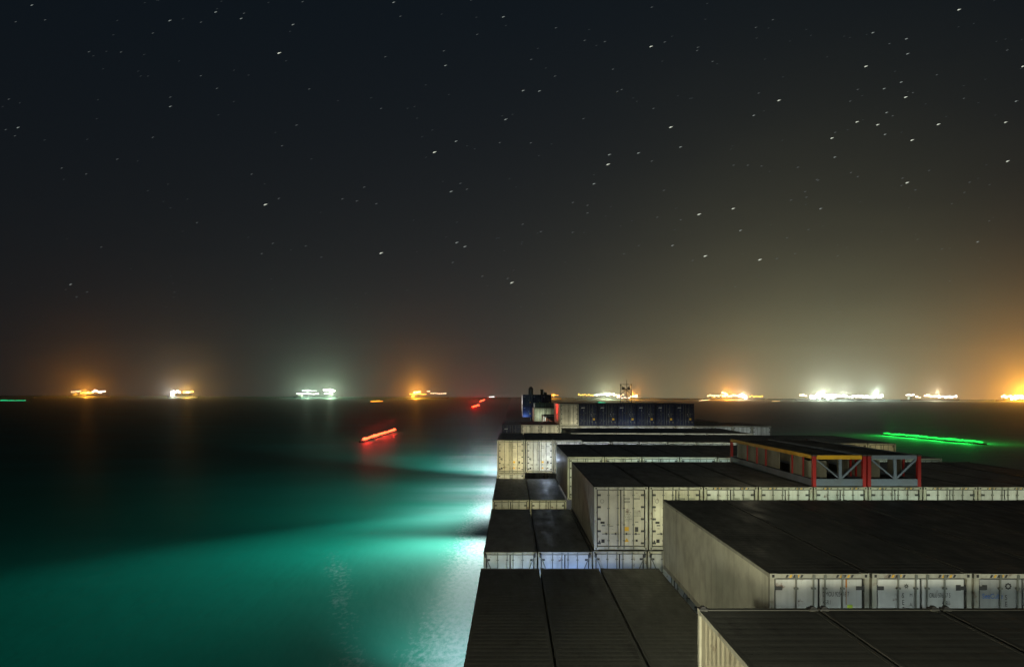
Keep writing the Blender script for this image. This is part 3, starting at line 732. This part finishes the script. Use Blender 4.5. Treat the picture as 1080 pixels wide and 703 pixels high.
# ------------------------------------------------------------------ lit craft and light trails on the water
def boat_light_line(name, label, pa, pb, col, s, segs, hw, rr, group=None, halo=0):
    """light streak of a boat as a lit tube on an added hull, its ends given by photo pixels on the water"""
    def wp(px, py):
        # intersect the view ray with the tilted sea, lifted a little for the rail
        a = (px-CX)/F; zz = (VY-py)/F
        Y = -(H_SEA-1.6)/(zz + a*TILT); return Vector((a*Y, Y, zz*Y))
    A, B = wp(*pa), wp(*pb); mid = (A+B)/2; base = Vector((mid.x, mid.y, seaz(mid.x)))
    px_seed = pa[0]; t = thing(name, label, 'boat', base, group); d = (B-A)
    q = MB(); a, b = A-base, B-base; u = d.normalized()
    side = Vector((u.y, -u.x, 0)); 
    for sg in (1,):
        pts = [a-u*hw*2.2, a-u*hw*.3+side*hw, b+u*hw*.3+side*hw, b+u*hw*2.2, b+u*hw*.3-side*hw, a-u*hw*.3-side*hw]
        lo_ = [(p_.x*.99, p_.y*.99, -.4) for p_ in pts]; hi_ = [(p_.x, p_.y, .9) for p_ in pts]
        k = len(q.v); q.v += lo_+hi_; n_ = 6
        for i in range(n_):
            j = (i+1) % n_; q.f.append((k+i,k+j,k+n_+j,k+n_+i)); q.m.append(0)
        q.f.append(tuple(k+n_+i for i in range(n_))); q.m.append(0); q.f.append(tuple(k+n_-1-i for i in range(n_))); q.m.append(0)
    obj('hull', q, M['shipdark'], t)
    for i in range(segs):
        q = MB(); rj = random.Random(i*31+int(px_seed)); f0, f1 = (i+.03)/segs, (i+.97 if segs > 1 else 1)/segs
        nn = 8 if segs > 1 else 24; prev = a+d*f0; r0 = rr*.6
        for e in range(1, nn+1):
            nxt = a+d*(f0+(f1-f0)*e/nn)+Vector((0,0,rj.uniform(-.35,.35)*rr)); r1 = rr*rj.uniform(.45,1.0)
            q.tube(prev, nxt, r0, 0, 8, r1); prev, r0 = nxt, r1
        obj('light_streak', q, s, t)
        q = MB(); p0 = a+d*((i+.5)/segs); q.tube((p0.x,p0.y,.8),(p0.x,p0.y,p0.z),.12,0,6); obj('bracket', q, M['shipdark'], t)
    if halo: 
        for i in range(4): lamp('boat_lamp', 'POINT', A+d*(.125+.25*i)+Vector((0,0,5)), halo*.5, col, 1.0)
    return t
RED = glow('red_lamp', (1,.10,.03), 5, True); GREEN = glow('green_lamp', (.015,1,.09), 1.5, True)
boat_light_line('boat_light','bright red light trail of a moving boat on an added low hull, nearest of the red lights',(381.5,463.5),(417,452.5),(1,.03,.02),RED,1,1.6,1.0,halo=2.5e4)  # moving boat's light trail, given an added hull and tube
boat_light_line('boat_light','long bright green light trail of six dashes on an added low hull',(932,456.5),(1037,466),(.02,1,.1),GREEN,6,1.6,.85,halo=2.5e4)
far = 'small lit craft far out on the water'
boat_light_line('boat_light','thin green light line low on the water, cut by the picture edge',(-30,422.3),(27,422.3),(0,1,.2),glow('far_green',(.02,.7,.25),1.0),1,5,3.5,far)
boat_light_line('boat_light','short orange light on the water between the white and orange ships',(391,423.5),(403,423),(1,.4,0),glow('far_orange',(1,.35,.02),2.0),1,6,4.5,far)
boat_light_line('boat_light','larger of two small red lights near the dark bow boxes',(498,429),(505,427),(1,0,0),RED,1,3,2.6,far,halo=2e5)
boat_light_line('boat_light','smaller of two small red lights near the dark bow boxes',(506,423.3),(511,421.5),(1,0,0),RED,1,5,4,far,halo=2e5)
boat_light_line('boat_light','tiny white light on the horizon beside the two red lights',(516,418.6),(521,418.4),(1,1,1),glow('far_white',(1,1,.95),2.5),1,8,12,far)
boat_light_line('boat_light','small green light just above the blue containers',(631,424.6),(638,424.9),(0,1,.4),glow('far_teal',(.01,.8,.4),1.2),1,4,3.5,far)
boat_light_line('boat_light','pale dash of light just below the long orange-lit ship',(737,422.3),(750,421.3),(1,.9,.6),glow('far_pale',(1,.85,.5),1.2),1,5,4.5,far)
boat_light_line('boat_light','small yellow light between the orange ship and the brightest ship',(814,423),(822,423),(1,.7,.2),glow('far_yellow',(1,.7,.25),1.0),1,5,4,far)
